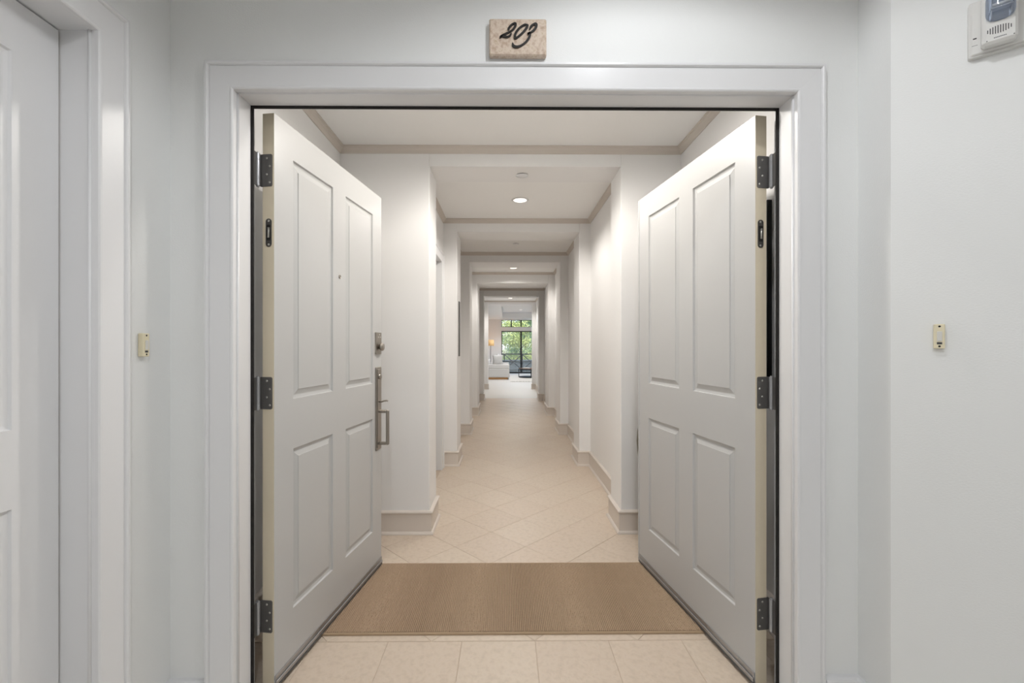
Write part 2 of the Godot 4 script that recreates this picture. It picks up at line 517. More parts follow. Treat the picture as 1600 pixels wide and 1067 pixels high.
func handle_set(t: Node3D, w: float) -> void:
	var xc := 0.862
	# deadbolt
	var st := flat()
	plate(st, [Vector2(-0.033, -0.059), Vector2(0.033, -0.059), Vector2(0.033, 0.059), Vector2(-0.033, 0.059)] as PackedVector2Array, 0, 0.008, Transform3D(Basis.IDENTITY, Vector3(xc - 0.004, 1.241, 0)))
	var db := obj("deadbolt_plate", st, M.nickel, t, "brushed nickel deadbolt plate")
	var k := soft()
	lathe(k, [Vector2(0, 0), Vector2(0.013, 0), Vector2(0.013, 0.009), Vector2(0.021, 0.011), Vector2(0.022, 0.020), Vector2(0.018, 0.024), Vector2(0, 0.025)], 20, Transform3D(Basis(Vector3.RIGHT, Vector3.BACK, Vector3.DOWN), Vector3(xc, 1.222, 0.008)))
	obj("thumb_turn", k, M.nickel, db)
	for c in [Vector2(0.004, 1.289), Vector2(-0.010, 1.275), Vector2(0.014, 1.275)]:
		var b := flat()
		bx(b, Vector3(xc + c.x - 0.005, c.y - 0.003, 0.008), Vector3(xc + c.x + 0.005, c.y + 0.003, 0.0095), 0.0008)
		obj("keypad_button", b, M.button, db)
	# long plate with keyhole, thumb latch and pull
	var pl := flat()
	bx(pl, Vector3(xc - 0.034, 0.660, 0), Vector3(xc + 0.034, 1.112, 0.006), 0.002)
	bx(pl, Vector3(xc - 0.022, 0.672, 0.006), Vector3(xc + 0.022, 1.100, 0.009), 0.0015)
	var hp := obj("handle_plate", pl, M.nickel, t, "long brushed nickel handle plate")
	var ky := soft()
	lathe(ky, [Vector2(0, 0), Vector2(0.015, 0), Vector2(0.015, 0.005), Vector2(0.011, 0.009), Vector2(0, 0.0095)], 18, Transform3D(Basis(Vector3.RIGHT, Vector3.BACK, Vector3.DOWN), Vector3(xc, 1.060, 0.009)))
	obj("keyhole_cylinder", ky, M.nickel, hp)
	var kh := flat()
	bx(kh, Vector3(xc - 0.001, 1.054, 0.0185), Vector3(xc + 0.001, 1.066, 0.0192), 0)
	obj("keyhole", kh, M.hole, hp)
	var lv := soft()
	tube(lv, [Vector3(xc, 0.922, 0.008), Vector3(xc, 0.922, 0.022), Vector3(xc, 0.927, 0.036), Vector3(xc, 0.929, 0.052), Vector3(xc, 0.926, 0.058)], 0.0045, 10)
	obj("thumb_latch", lv, M.nickel, hp)
	var pu := flat()
	bx(pu, Vector3(xc - 0.009, 0.862, 0.008), Vector3(xc + 0.009, 0.878, 0.050), 0.003)
	bx(pu, Vector3(xc - 0.009, 0.688, 0.008), Vector3(xc + 0.009, 0.704, 0.050), 0.003)
	bx(pu, Vector3(xc - 0.009, 0.688, 0.048), Vector3(xc + 0.009, 0.878, 0.064), 0.004)
	obj("pull_handle", pu, M.nickel, hp)
	var pe := soft()
	lathe(pe, [Vector2(0.009, 0), Vector2(0.009, 0.003), Vector2(0.006, 0.005), Vector2(0.005, 0.003), Vector2(0, 0.003)], 16, Transform3D(Basis(Vector3.RIGHT, Vector3.BACK, Vector3.DOWN), Vector3(0.452, 1.542, 0)))
	obj("peephole", pe, M.nickel, t, "small nickel peephole")

func door_frame() -> void:
	var t := thing("trim_1", "white casing and jambs framing the double entrance opening", "door frame", Vector3.ZERO, "", "structure")
	var st := flat()
	sweep(st, [V(O_L, 0, D_F), V(O_L, O_T, D_F), V(O_R, O_T, D_F), V(O_R, 0, D_F)], Vector3(0, 0, 1), CASING, -1.0)
	obj("casing", st, M.trim, t)
	var si := flat()
	sweep(si, [V(O_L - 0.018, 0, D_I), V(O_L - 0.018, O_T + 0.018, D_I), V(O_R + 0.018, O_T + 0.018, D_I), V(O_R + 0.018, 0, D_I)], Vector3(0, 0, -1), CASING, 1.0)
	obj("inner_casing", si, M.trim, t)
	# jambs: rabbeted boards, a bead on the hall edge
	for e in [[O_L, -1.0], [O_R, 1.0]]:
		var j := flat()
		var x: float = e[0]
		var o: float = e[1]
		bx(j, V(x, 0, D_F + 0.0), V(x + o * 0.040, O_T + 0.04, 1.522), 0.0005)
		bx(j, V(x + o * 0.018, 0, 1.522), V(x + o * 0.040, O_T + 0.04, D_I), 0.0005)
		obj("jamb", j, M.trim, t)
		var bd := soft()
		tube(bd, [V(x - o * 0.001, 0, D_F + 0.012), V(x - o * 0.001, O_T - 0.001, D_F + 0.012)], 0.0045, 10)
		obj("bead", bd, M.trim, t)
		box("weatherstrip", V(x - o * 0.008, 0, 1.5225), V(x + o * 0.016, O_T + 0.006, 1.531), M.gasket, t, 0.002, "black weatherstrip")
	var h := flat()
	bx(h, V(O_L, O_T, D_F), V(O_R, O_T + 0.04, 1.522), 0.0005)
	bx(h, V(O_L - 0.018, O_T + 0.018, 1.522), V(O_R + 0.018, O_T + 0.04, D_I), 0.0005)
	obj("head_jamb", h, M.trim, t)
	box("weatherstrip", V(O_L - 0.0, O_T - 0.0075, 1.5225), V(O_R, O_T + 0.014, 1.531), M.gasket, t, 0.002, "black weatherstrip")
	var bd2 := soft()
	tube(bd2, [V(O_L, O_T + 0.001, D_F + 0.012), V(O_R, O_T + 0.001, D_F + 0.012)], 0.0045, 10)
	obj("bead", bd2, M.trim, t)

func hall_shell() -> void:
	var st := flat()
	bx(st, V(W_L - 0.15, 0, D_F), V(O_L - 0.040, 2.62, D_I), 0)
	bx(st, V(O_R + 0.040, 0, D_F), V(W_R + 0.12, 2.62, D_I), 0)
	bx(st, V(O_L - 0.040, O_T + 0.040, D_F), V(O_R + 0.040, 2.62, D_I), 0)
	var w := obj("wall_front", st, M.hall_wall, self)
	tag(w, "pale grey wall around the open double entrance doors", "wall", "", "structure")
	# left wall with the neighbouring door opening d 0.26 .. 1.172
	st = flat()
	bx(st, V(W_L - 0.15, 0, 1.197), V(W_L, 2.62, D_F), 0)
	bx(st, V(W_L - 0.15, 2.082, 0.235), V(W_L, 2.62, 1.197), 0)
	bx(st, V(W_L - 0.15, 0, -2.6), V(W_L, 2.62, 0.235), 0)
	w = obj("wall_left", st, M.hall_wall, self)
	tag(w, "pale grey hall wall holding the neighbouring white door", "wall", "", "structure")
	# right: short return, then the slanted wall
	var a := deg_to_rad(40.0)
	var c := Vector2(W_R, 1.3125)
	var e := c + Vector2(cos(a), -sin(a)) * 2.0
	var out := PackedVector2Array([Vector2(W_R, D_F), c, e, Vector2(e.x, -2.6), Vector2(e.x + 0.15, -2.6), Vector2(e.x + 0.15, e.y + 0.1), c + Vector2(0.16, 0.16), Vector2(W_R + 0.16, D_F)])
	st = flat()
	plate(st, out, 0, 2.62, Transform3D(Basis(Vector3.RIGHT, Vector3(0, 0, -1), Vector3.UP), Vector3.ZERO))
	w = obj("wall_right", st, M.hall_wall, self)
	tag(w, "pale grey hall wall with a slanted face carrying the alarm strobe", "wall", "", "structure")
	w = box("wall_back", V(W_L - 0.15, 0, -2.75), V(e.x + 0.15, 2.62, -2.6), M.hall_wall, self, 0)
	tag(w, "pale grey wall closing the hall behind the viewer", "wall", "", "structure")
	w = box("ceiling", V(W_L - 0.15, 2.62, -2.75), V(e.x + 0.15, 2.76, D_I), M.ceiling, self, 0)
	tag(w, "white ceiling of the outer hall", "ceiling", "", "structure")
	w = box("floor", V(W_L - 0.15, -0.12, -2.75), V(e.x + 0.15, -0.001, 1.50), M.carpet, self, 0)
	tag(w, "beige carpet floor of the outer hall", "floor", "", "structure")
	names["ceiling"] = 1
	names["floor"] = 1
	baseboard("baseboard_left", [V(O_L - 0.0875, 0, D_F), V(W_L, 0, D_F), V(W_L, 0, 1.2605)], -1.0, "white hall baseboard left of the entrance casing", "trim")
	baseboard("baseboard_right", [V(O_R + 0.0875, 0, D_F), V(W_R, 0, D_F), V(c.x, 0, c.y), V(e.x, 0, e.y)], 1.0, "white hall baseboard right of the entrance casing", "trim")
	# neighbouring door: casing, jambs, leaf
	var t := thing("trim_2", "white casing and jambs of the neighbouring door", "door frame", Vector3.ZERO, "", "structure")
	st = flat()
	sweep(st, [V(W_L, 0, 1.172), V(W_L, 2.057, 1.172), V(W_L, 2.057, 0.26), V(W_L, 0, 0.26)], Vector3(1, 0, 0), CASING, 1.0)
	obj("casing", st, M.trim, t)
	box("jamb", V(W_L - 0.150, 0, 1.172), V(W_L, 2.082, 1.197), M.trim, t, 0.0005)
	box("jamb", V(W_L - 0.150, 0, 0.235), V(W_L, 2.082, 0.26), M.trim, t, 0.0005)
	box("head_jamb", V(W_L - 0.150, 2.057, 0.26), V(W_L, 2.082, 1.172), M.trim, t, 0.0005)
	for d in [1.172, 0.26]:
		var bd := soft()
		tube(bd, [V(W_L - 0.012, 0, d), V(W_L - 0.012, 2.057, d)], 0.0045, 10)
		obj("bead", bd, M.trim, t)
	t = thing("door_3", "closed white panelled door in the left hall wall", "door", Vector3.ZERO, "", "structure")
	t.transform = Transform3D(Basis(Vector3(0, 0, 1), Vector3.UP, Vector3(-1, 0, 0)), V(W_L - 0.090, 0, 1.1685))
	leaf(t, -1.0, 0.905, 0.012, 2.053, 0.044, "trim")

func portal(d0: float, d1: float, xl: float, xr: float, hdr: float, label: String) -> void:
	var st := flat()
	bx(st, V(xl, 0, d0), V(P_L, CEIL, d1), 0.004)
	bx(st, V(P_R, 0, d0), V(xr, CEIL, d1), 0.004)
	bx(st, V(P_L, hdr, d0), V(P_R, CEIL, d1), 0.0)
	var o := obj(numbered("wall_portal"), st, M.wall, self)
	tag(o, label, "wall", "", "structure")

func crown(i: int, xl: float, xr: float, d0: float, d1: float, label: String) -> void:
	var st := flat()
	sweep(st, [V(xl, CEIL, d0), V(xl, CEIL, d1), V(xr, CEIL, d1), V(xr, CEIL, d0)], Vector3.UP, CROWN, 1.0, true)
	var o := obj("trim_%d" % i, st, M.crown, self)
	tag(o, label, "moulding", "", "structure")

func corridor() -> void:
	var F := [[2.895, 3.17, 2.403], [4.53, 4.90, 2.398], [6.13, 6.58, 2.392], [7.785, 8.40, 2.340], [9.975, 10.36, 2.36], [12.61, 12.80, 2.43]]
	var ord := ["first", "second", "third", "fourth", "fifth", "sixth"]
	portal(F[0][0], F[0][1], W_L - 0.15, W_R + 0.15, F[0][2], "first white portal of the corridor, just behind the entrance doors")
	for i in range(1, 6):
		portal(F[i][0], F[i][1], B_L - 0.15, B_R + 0.15, F[i][2], "%s white portal along the corridor from the entrance doors" % ord[i])
	# walls between
	var st := flat()
	bx(st, V(W_L - 0.15, 0, D_I), V(W_L, CEIL, F[0][0]), 0)
	bx(st, V(B_L - 0.15, 0, F[0][1]), V(B_L, CEIL, 3.49), 0)
	bx(st, V(B_L - 0.15, 2.075, 3.49), V(B_L, CEIL, 4.39), 0)
	bx(st, V(B_L - 0.15, 0, 4.39), V(B_L, CEIL, F[1][0]), 0)
	for i in range(1, 5): bx(st, V(B_L - 0.15, 0, F[i][1]), V(B_L, CEIL, F[i + 1][0]), 0)
	tag(obj("wall_corridor_left", st, M.wall, self), "white left wall of the corridor between the portals", "wall", "", "structure")
	st = flat()
	bx(st, V(W_R, 0, D_I), V(W_R + 0.15, CEIL, F[0][0]), 0)
	for i in range(0, 5): bx(st, V(B_R, 0, F[i][1]), V(B_R + 0.15, CEIL, F[i + 1][0]), 0)
	tag(obj("wall_corridor_right", st, M.wall, self), "white right wall of the corridor between the portals", "wall", "", "structure")
	var cl := box(numbered("ceiling"), V(W_L - 0.15, CEIL, D_I), V(W_R + 0.15, CEIL + 0.15, 12.80), M.ceiling, self, 0)
	tag(cl, "white ceiling of the tiled corridor", "ceiling", "", "structure")
	crown(3, W_L, W_R, D_I, F[0][0], "taupe crown moulding around the ceiling above the entrance doors")
	for i in 5: crown(4 + i, B_L, B_R, F[i][1], F[i + 1][0], "taupe crown moulding around the ceiling after the %s portal" % ord[i])
	# baseboards follow every corner
	var L := [V(W_L, 0, 1.60), V(W_L, 0, F[0][0]), V(P_L, 0, F[0][0]), V(P_L, 0, F[0][1]), V(B_L, 0, F[0][1]), V(B_L, 0, 3.42)]
	baseboard("baseboard_entry_left", L, 1.0, "taupe baseboard around the left foot of the first portal")
	L = [V(B_L, 0, 4.465)]
	for i in range(1, 6):
		L.append_array([V(B_L, 0, F[i][0]), V(P_L, 0, F[i][0]), V(P_L, 0, F[i][1])])
		if i < 5: L.append(V(B_L, 0, F[i][1]))
	baseboard("baseboard_corridor_left", L, 1.0, "taupe baseboard along the left corridor wall from the second portal on")
	var R := [V(W_R, 0, 1.60), V(W_R, 0, F[0][0])]
	for i in range(0, 6):
		if i > 0: R.append(V(B_R, 0, F[i][0]))
		R.append_array([V(P_R, 0, F[i][0]), V(P_R, 0, F[i][1])])
		if i < 5: R.append(V(B_R, 0, F[i][1]))
	baseboard("baseboard_corridor_right", R, -1.0, "taupe baseboard along the right corridor wall and portals")
	# closed door in the left wall of the first bay
	var t := thing("trim_9", "white casing of the door in the left corridor wall", "door frame", Vector3.ZERO, "", "structure")
	st = flat()
	sweep(st, [V(B_L, 0, 3.505), V(B_L, 2.06, 3.505), V(B_L, 2.06, 4.375), V(B_L, 0, 4.375)], Vector3(1, 0, 0), CASING, -1.0)
	obj("casing", st, M.trim, t)
	box("jamb", V(B_L - 0.15, 0, 3.49), V(B_L, 2.075, 3.505), M.trim, t, 0)
	box("jamb", V(B_L - 0.15, 0, 4.375), V(B_L, 2.075, 4.39), M.trim, t, 0)
	box("head_jamb", V(B_L - 0.15, 2.06, 3.505), V(B_L, 2.075, 4.375), M.trim, t, 0)
	t = thing("door_4", "closed white panelled door in the left corridor wall after the first portal", "door", Vector3.ZERO, "", "structure")
	t.transform = Transform3D(Basis(Vector3(0, 0, 1), Vector3.UP, Vector3(-1, 0, 0)), V(B_L - 0.045, 0, 4.372))
	leaf(t, -1.0, 0.864, 0.012, 2.056)

func tiles() -> void:
	var z_end := 10.42
	var f := thing(numbered("floor"), "beige ceramic tile floor of the corridor, laid diagonally", "floor", Vector3.ZERO, "", "structure")
	box("grout_bed", V(W_L - 0.15, -0.12, 1.50), V(W_R + 0.15, -0.0025, z_end), M.grout, f, 0)
	var pitch := 0.3048
	var gap := 0.0018
	# walkable outline (x, d), walls and portals cut out
	var out := PackedVector2Array([Vector2(W_L, 1.838), Vector2(W_R, 1.838), Vector2(W_R, 2.90), Vector2(P_R, 2.90)])
	var F := [[2.895, 3.17], [4.53, 4.90], [6.13, 6.58], [7.785, 8.40], [9.975, z_end]]
	for i in range(0, 5):
		if i > 0: out.append_array([Vector2(B_R, F[i][0]), Vector2(P_R, F[i][0])])
		out.append(Vector2(P_R, F[i][1]))
		if i < 4: out.append(Vector2(B_R, F[i][1]))
	for i in range(4, -1, -1):
		if i < 4: out.append(Vector2(B_L, F[i][1]))
		out.append(Vector2(P_L, F[i][1]))
		if i > 0: out.append_array([Vector2(P_L, F[i][0]), Vector2(B_L, F[i][0])])
	out.append_array([Vector2(P_L, 2.90), Vector2(W_L, 2.90)])
	var diag := pitch * sqrt(2.0)
	var h := (pitch - gap) * sqrt(2.0) / 2.0
	var whole := tile_mesh(PackedVector2Array([Vector2(0, -h), Vector2(h, 0), Vector2(0, h), Vector2(-h, 0)]))
	rng.seed = 5
	var r := 0
	var d := 1.838
	while d < z_end + h:
		var x := -0.094 - 6 * diag + (0.0 if r % 2 == 0 else diag / 2)
		while x < 1.6:
			var poly := PackedVector2Array([Vector2(x, d - h), Vector2(x + h, d), Vector2(x, d + h), Vector2(x - h, d)])
			for p in Geometry2D.intersect_polygons(poly, out):
				var area := 0.0
				for k in p.size(): area += p[k].cross(p[(k + 1) % p.size()]) / 2
				if absf(area) < 0.0003: continue
				var m: Material = M["tile%d" % rng.randi_range(0, 2)]
				if absf(absf(area) - 2 * h * h) < 0.00001:
					inst("tile", whole, m, f).position = V(x, 0, d)
				else:
					inst("tile", tile_mesh(p), m, f)
			x += diag
		d += diag / 2
		r += 1
	# straight border row under the doors
	var x := -0.181 - 3 * pitch - 0.001
	while x < W_R:
		var a := maxf(x + gap / 2, W_L)
		var b := minf(x + pitch - gap / 2, W_R)
		if b - a > 0.02:
			inst("border_tile", tile_mesh(PackedVector2Array([Vector2(a, 1.531), Vector2(b, 1.531), Vector2(b, 1.835), Vector2(a, 1.835)])), M["tile%d" % rng.randi_range(0, 2)], f)
		x += pitch
	box("threshold", V(O_L, -0.0025, 1.44), V(O_R, 0.010, 1.53), M.alu, f, 0.003, "aluminium threshold")

func tile_mesh(p: PackedVector2Array) -> ArrayMesh:
	var st := flat()
	if Geometry2D.is_polygon_clockwise(p): p.reverse()
	var inn: Array = Geometry2D.offset_polygon(p, -0.0015, Geometry2D.JOIN_MITER)
	var top: PackedVector2Array = inn[0] if inn.size() > 0 else p
	var t := Geometry2D.triangulate_polygon(top)
	for i in range(0, t.size(), 3):
		tri(st, V(top[t[i]].x, 0, top[t[i]].y), V(top[t[i + 1]].x, 0, top[t[i + 1]].y), V(top[t[i + 2]].x, 0, top[t[i + 2]].y), Vector3.UP)
	if top.size() == p.size():
		# match the inner ring to the outer one
		for i in p.size():
			var j := (i + 1) % p.size()
			var a := near(top, p[i])
			var b := near(top, p[j])
			var n := V(p[j].y - p[i].y, 0.5, p[i].x - p[j].x)
			quad(st, V(p[i].x, -0.0012, p[i].y), V(p[j].x, -0.0012, p[j].y), V(b.x, 0, b.y), V(a.x, 0, a.y), n)
			quad(st, V(p[i].x, -0.006, p[i].y), V(p[j].x, -0.006, p[j].y), V(p[j].x, -0.0012, p[j].y), V(p[i].x, -0.0012, p[i].y), n * Vector3(1, 0, 1))
	st.generate_normals()
	return st.commit()

func near(p: PackedVector2Array, q: Vector2) -> Vector2:
	var best := p[0]
	for v in p:
		if v.distance_squared_to(q) < best.distance_squared_to(q): best = v
	return best

func door_mat() -> void:
	var t := thing("door_mat", "ribbed tan entrance mat with a sewn edge between the open doors", "mat", V(0.035, 0, 2.178))
	var x0 := -0.86
	var x1 := 0.86
	var d0 := -0.295
	var d1 := 0.297
	var rib := 0.0082
	var nx := int((x1 - x0) / rib) * 5
	var nz := 84
	var nse := FastNoiseLite.new()
	nse.seed = 8
	nse.frequency = 1.0
	var st := soft()
	for j in nz + 1:
		for i in nx + 1:
			var x := x0 + (x1 - x0) * i / nx
			var d := d0 + (d1 - d0) * j / nz
			var r := int(floor((x - x0) / rib))
			var c := absf(sin(PI * (x - x0) / rib))
			var loop := 0.5 + 0.5 * cos(TAU * d / 0.0142 + (PI if r % 2 == 0 else 0.0) + nse.get_noise_2d(r * 3.1, d * 40.0) * 2.0)
			var y := 0.0046 + 0.0058 * pow(c, 0.55) + 0.0016 * c * loop + 0.0006 * nse.get_noise_2d(x * 90.0, d * 90.0)
			st.add_vertex(V(x, y, d))
	for j in nz:
		for i in nx:
			var a := j * (nx + 1) + i
			for k in [a, a + nx + 1, a + nx + 2, a, a + nx + 2, a + 1]: st.add_index(k)
	var pile := obj("pile", st, M.mat, t)
	pile.set_meta("kind", "stuff")
	box("ground_weave", V(x0, 0.0005, d0), V(x1, 0.0078, d1), M.weave, t, 0, "dark brown ground weave between the ribs")
	var b := flat()
	var prof := [Vector2(-0.001, 0.0005), Vector2(0.009, 0.0005), Vector2(0.0095, 0.004), Vector2(0.007, 0.0085), Vector2(0.003, 0.0095), Vector2(-0.001, 0.008)]
	sweep(b, [V(x0, 0, d0), V(x0, 0, d1), V(x1, 0, d1), V(x1, 0, d0)], Vector3.UP, prof, -1.0, true)
	obj("binding", b, M.binding, t, "smooth tan sewn edge")

func number_plaque() -> void:
	var t := thing("number_plaque", "small travertine plaque with black numerals above the entrance doors", "plaque", V(0.0392, 2.2155, D_F))
	var w := 0.1835
	var h := 0.1185
	var st := flat()
	bx(st, Vector3(-w / 2, -h / 2, 0), Vector3(w / 2, h / 2, 0.022), 0.004)
	obj("stone_tile", st, M.stone, t)
	var two := [[582, 425], [578, 395], [612, 345], [655, 312], [688, 310], [692, 345], [655, 405], [600, 448], [525, 482], [465, 512], [436, 542], [470, 520], [515, 528], [560, 534], [603, 508], [628, 465]]
	var zero := [[885, 322], [830, 335], [760, 385], [705, 455], [682, 520], [700, 552], [750, 520], [820, 455], [875, 385], [893, 340], [885, 322]]
	var three := [[928, 408], [960, 350], [1005, 315], [1038, 318], [1040, 360], [1000, 420], [950, 455], [895, 482], [925, 470], [935, 500], [915, 555], [860, 625], [780, 680], [710, 700], [655, 680], [645, 625]]
	for e in [[two, 16.5], [zero, 18.0], [three, 18.0]]:
		var dg := flat()
		ribbon(dg, e[0], e[1], w)
		obj("numeral", dg, M.digit, t, "black script numeral")

func ribbon(st: SurfaceTool, pts: Array, hw: float, w: float) -> void:
	var sc := w / 965.0
	var line := []
	for i in pts.size() - 1:
		var g := func(k: int) -> Vector2:
			var q: Array = pts[clampi(k, 0, pts.size() - 1)]
			return Vector2((q[0] - 732.5) * sc, (520.0 - q[1]) * sc)
		for k in 5:
			line.append((g.call(i) as Vector2).cubic_interpolate(g.call(i + 1), g.call(i - 1), g.call(i + 2), k / 5.0))
	var n := line.size()
	for i in n - 1:
		var a: Vector2 = line[i]
		var b: Vector2 = line[i + 1]
		var ta: Vector2 = (line[mini(i + 1, n - 1)] - line[maxi(i - 1, 0)]).normalized()
		var tb: Vector2 = (line[mini(i + 2, n - 1)] - line[i]).normalized()
		var fa := hw * sc * (0.75 + 0.5 * absf(ta.dot(Vector2(0.5, -0.87)))) * minf(1.0, 0.35 + minf(i, n - 1 - i) / 6.0)
		var fb := hw * sc * (0.75 + 0.5 * absf(tb.dot(Vector2(0.5, -0.87)))) * minf(1.0, 0.35 + minf(i + 1, n - 2 - i) / 6.0)
		var na := Vector2(-ta.y, ta.x) * fa
		var nb := Vector2(-tb.y, tb.x) * fb
		var z0 := 0.0221
		var z1 := 0.0265
		var q := [a + na, b + nb, b - nb, a - na]
		quad(st, Vector3(q[0].x, q[0].y, z1), Vector3(q[1].x, q[1].y, z1), Vector3(q[2].x, q[2].y, z1), Vector3(q[3].x, q[3].y, z1), Vector3.BACK)
		for k in [[0, 1, 1.0], [2, 3, -1.0]]:
			var u: Vector2 = q[k[0]]
			var v: Vector2 = q[k[1]]
			quad(st, Vector3(u.x, u.y, z0), Vector3(v.x, v.y, z0), Vector3(v.x, v.y, z1), Vector3(u.x, u.y, z1), Vector3(na.x, na.y, 0) * k[2])

func doorbell(label: String, tf: Transform3D) -> void:
	var t := thing("doorbell", label, "doorbell", Vector3.ZERO, "ivory doorbells beside the doors")
	t.transform = tf
	var st := flat()
	bx(st, Vector3(-0.0115, -0.0345, 0), Vector3(0.0115, 0.0345, 0.017), 0.0018)
	obj("housing", st, M.ivory, t)
	box("button", Vector3(-0.0055, -0.014, 0.017), Vector3(0.0055, 0.014, 0.0195), M.button, t, 0.001, "white push button")
	for y in [-0.028, 0.028]:
		var s := soft()
		lathe(s, [Vector2(0.0028, 0.0172), Vector2(0.0018, 0.0176), Vector2(0, 0.0176)], 10, Transform3D(Basis(Vector3.RIGHT, Vector3.BACK, Vector3.DOWN), Vector3(0, y, 0)))
		obj("screw", s, M.hole, t)
	box("nameplate", Vector3(-0.0055, -0.0225, 0.017), Vector3(0.0055, -0.0165, 0.0174), M.slot, t, 0)

func strobe(tf: Transform3D) -> void:
	# local: x along the wall, z off the wall, origin at the lower left corner of the back plate
	var t := thing("alarm_strobe", "white fire alarm strobe with clear lens on the slanted wall", "alarm")
	t.transform = tf
	var st := flat()
	plate(st, _shift(round_rect(0.128, 0.150, 0.006), 0.064, 0.075), 0, 0.016, Transform3D.IDENTITY)
	bx(st, Vector3(0.004, 0.004, 0.016), Vector3(0.124, 0.146, 0.022), 0.005)
	obj("back_plate", st, M.plastic, t)
	st = flat()
	bx(st, Vector3(0.022, 0.008, 0.022), Vector3(0.086, 0.146, 0.052), 0.006)
	var b := obj("sounder_body", st, M.plastic, t)
	for i in 10:
		var x := 0.0305 + i * 0.0046
		var k := absf(i - 4.5) / 4.5
		var hh := 0.0105 * sqrt(1.0 - 0.82 * k * k)
		box("sound_slot", Vector3(x, 0.040 - hh, 0.0515), Vector3(x + 0.0018, 0.040 + hh, 0.0523), M.slot, b, 0)
	for p in [Vector2(0.030, 0.0165), Vector2(0.078, 0.0165)]:
		var s := soft()
		lathe(s, [Vector2(0.0014, 0), Vector2(0.001, 0.0006), Vector2(0, 0.0006)], 8, Transform3D(Basis(Vector3.RIGHT, Vector3.BACK, Vector3.DOWN), Vector3(p.x, p.y, 0.052)))
		obj("pin", s, M.slot, b)
	# maker's name: small printed lettering, unreadable at this size in the picture
	for i in 8:
		box("lettering", Vector3(0.0425 + i * 0.0029, 0.0190, 0.0520), Vector3(0.0445 + i * 0.0029, 0.0215, 0.0522), M.print, b, 0)
	box("indicator", Vector3(0.008, 0.046, 0.0218), Vector3(0.015, 0.049, 0.0228), M.hole, t, 0.0004)
	box("seam", Vector3(0.006, 0.0285, 0.0218), Vector3(0.017, 0.0293, 0.0224), M.slot, t, 0)
	st = flat()
	plate(st, _shift(round_rect(0.054, 0.078, 0.022, 8), 0.054, 0.101), 0.050, 0.054)
	var ref := obj("reflector", st, M.lens_back, t)
	var fl := soft()
	tube(fl, [Vector3(0.038, 0.100, 0.062), Vector3(0.070, 0.100, 0.062)], 0.004, 10)
	obj("flash_tube", fl, M.button, ref)
	for x in [0.036, 0.071]:
		var fin := flat()
		bx(fin, Vector3(x, 0.068, 0.054), Vector3(x + 0.0015, 0.134, 0.066), 0.0004)
		obj("reflector_fin", fin, M.alu, ref)
	var sh := flat()
	bx(sh, Vector3(0.034, 0.088, 0.054), Vector3(0.074, 0.091, 0.070), 0.0004)
	obj("reflector_fin", sh, M.alu, ref)
	st = soft()
	var n := 14
	for i in n:
		for j in 10:
			var q := []
			for e in [[i, j], [i + 1, j], [i + 1, j + 1], [i, j + 1]]:
				var a: float = PI * e[0] / n
				var u: float = -1.0 + 2.0 * e[1] / 10.0
				var s: float = sqrt(maxf(0.0, 1.0 - 0.97 * pow(absf(u), 4.0)))
				q.append(Vector3(0.054 - cos(a) * 0.0275 * (1.0 - 0.35 * pow(absf(u), 6.0)), 0.101 + u * 0.039, 0.0535 + sin(a) * 0.026 * s))
			quad(st, q[0], q[1], q[2], q[3], q[0] - Vector3(0.054, 0.101, 0.05))
	obj("lens", st, M.lens, t, "clear domed lens")

func _shift(p: PackedVector2Array, x: float, y: float) -> PackedVector2Array:
	for i in p.size(): p[i] += Vector2(x, y)
	return p

func downlight(at: Vector3, energy: float, color: Color, angle: float, label: String, group: String, blend := 0.3) -> void:
	var t := thing("downlight", label, "ceiling light", at, group)
	var st := soft()
	lathe(st, [Vector2(0.056, -0.0004), Vector2(0.074, -0.0004), Vector2(0.076, -0.003), Vector2(0.072, -0.006), Vector2(0.058, -0.005), Vector2(0.056, -0.0004)], 32)
	obj("trim_ring", st, M.trim, t)
	st = soft()
	lathe(st, [Vector2(0.0, -0.0005), Vector2(0.056, -0.0005), Vector2(0.056, -0.004), Vector2(0.050, -0.006), Vector2(0.0, -0.0075)], 32)
	obj("lamp_lens", st, M.glow, t)
	var l := SpotLight3D.new()
	l.spot_range = 30.0
	l.spot_attenuation = 2.0
	l.spot_angle = angle
	l.spot_angle_attenuation = blend
	l.name = "light"
	l.light_color = color
	l.light_energy = energy
	l.light_size = 0.045
	l.shadow_enabled = true
	t.add_child(l)
	l.position = Vector3(0, -0.050, 0)
	l.rotation_degrees = Vector3(-90, 0, 0)

func sprinkler(at: Vector3, label: String) -> void:
	var t := thing("sprinkler_cover", label, "sprinkler", at, "sprinkler covers in the corridor ceiling")
	var st := soft()
	lathe(st, [Vector2(0.036, -0.0002), Vector2(0.036, -0.003)], 24)
	obj("sleeve", st, M.slot, t)
	st = soft()
	lathe(st, [Vector2(0.0, -0.003), Vector2(0.042, -0.003), Vector2(0.042, -0.0055), Vector2(0.0, -0.006)], 28)
	obj("cover_plate", st, M.trim, t)

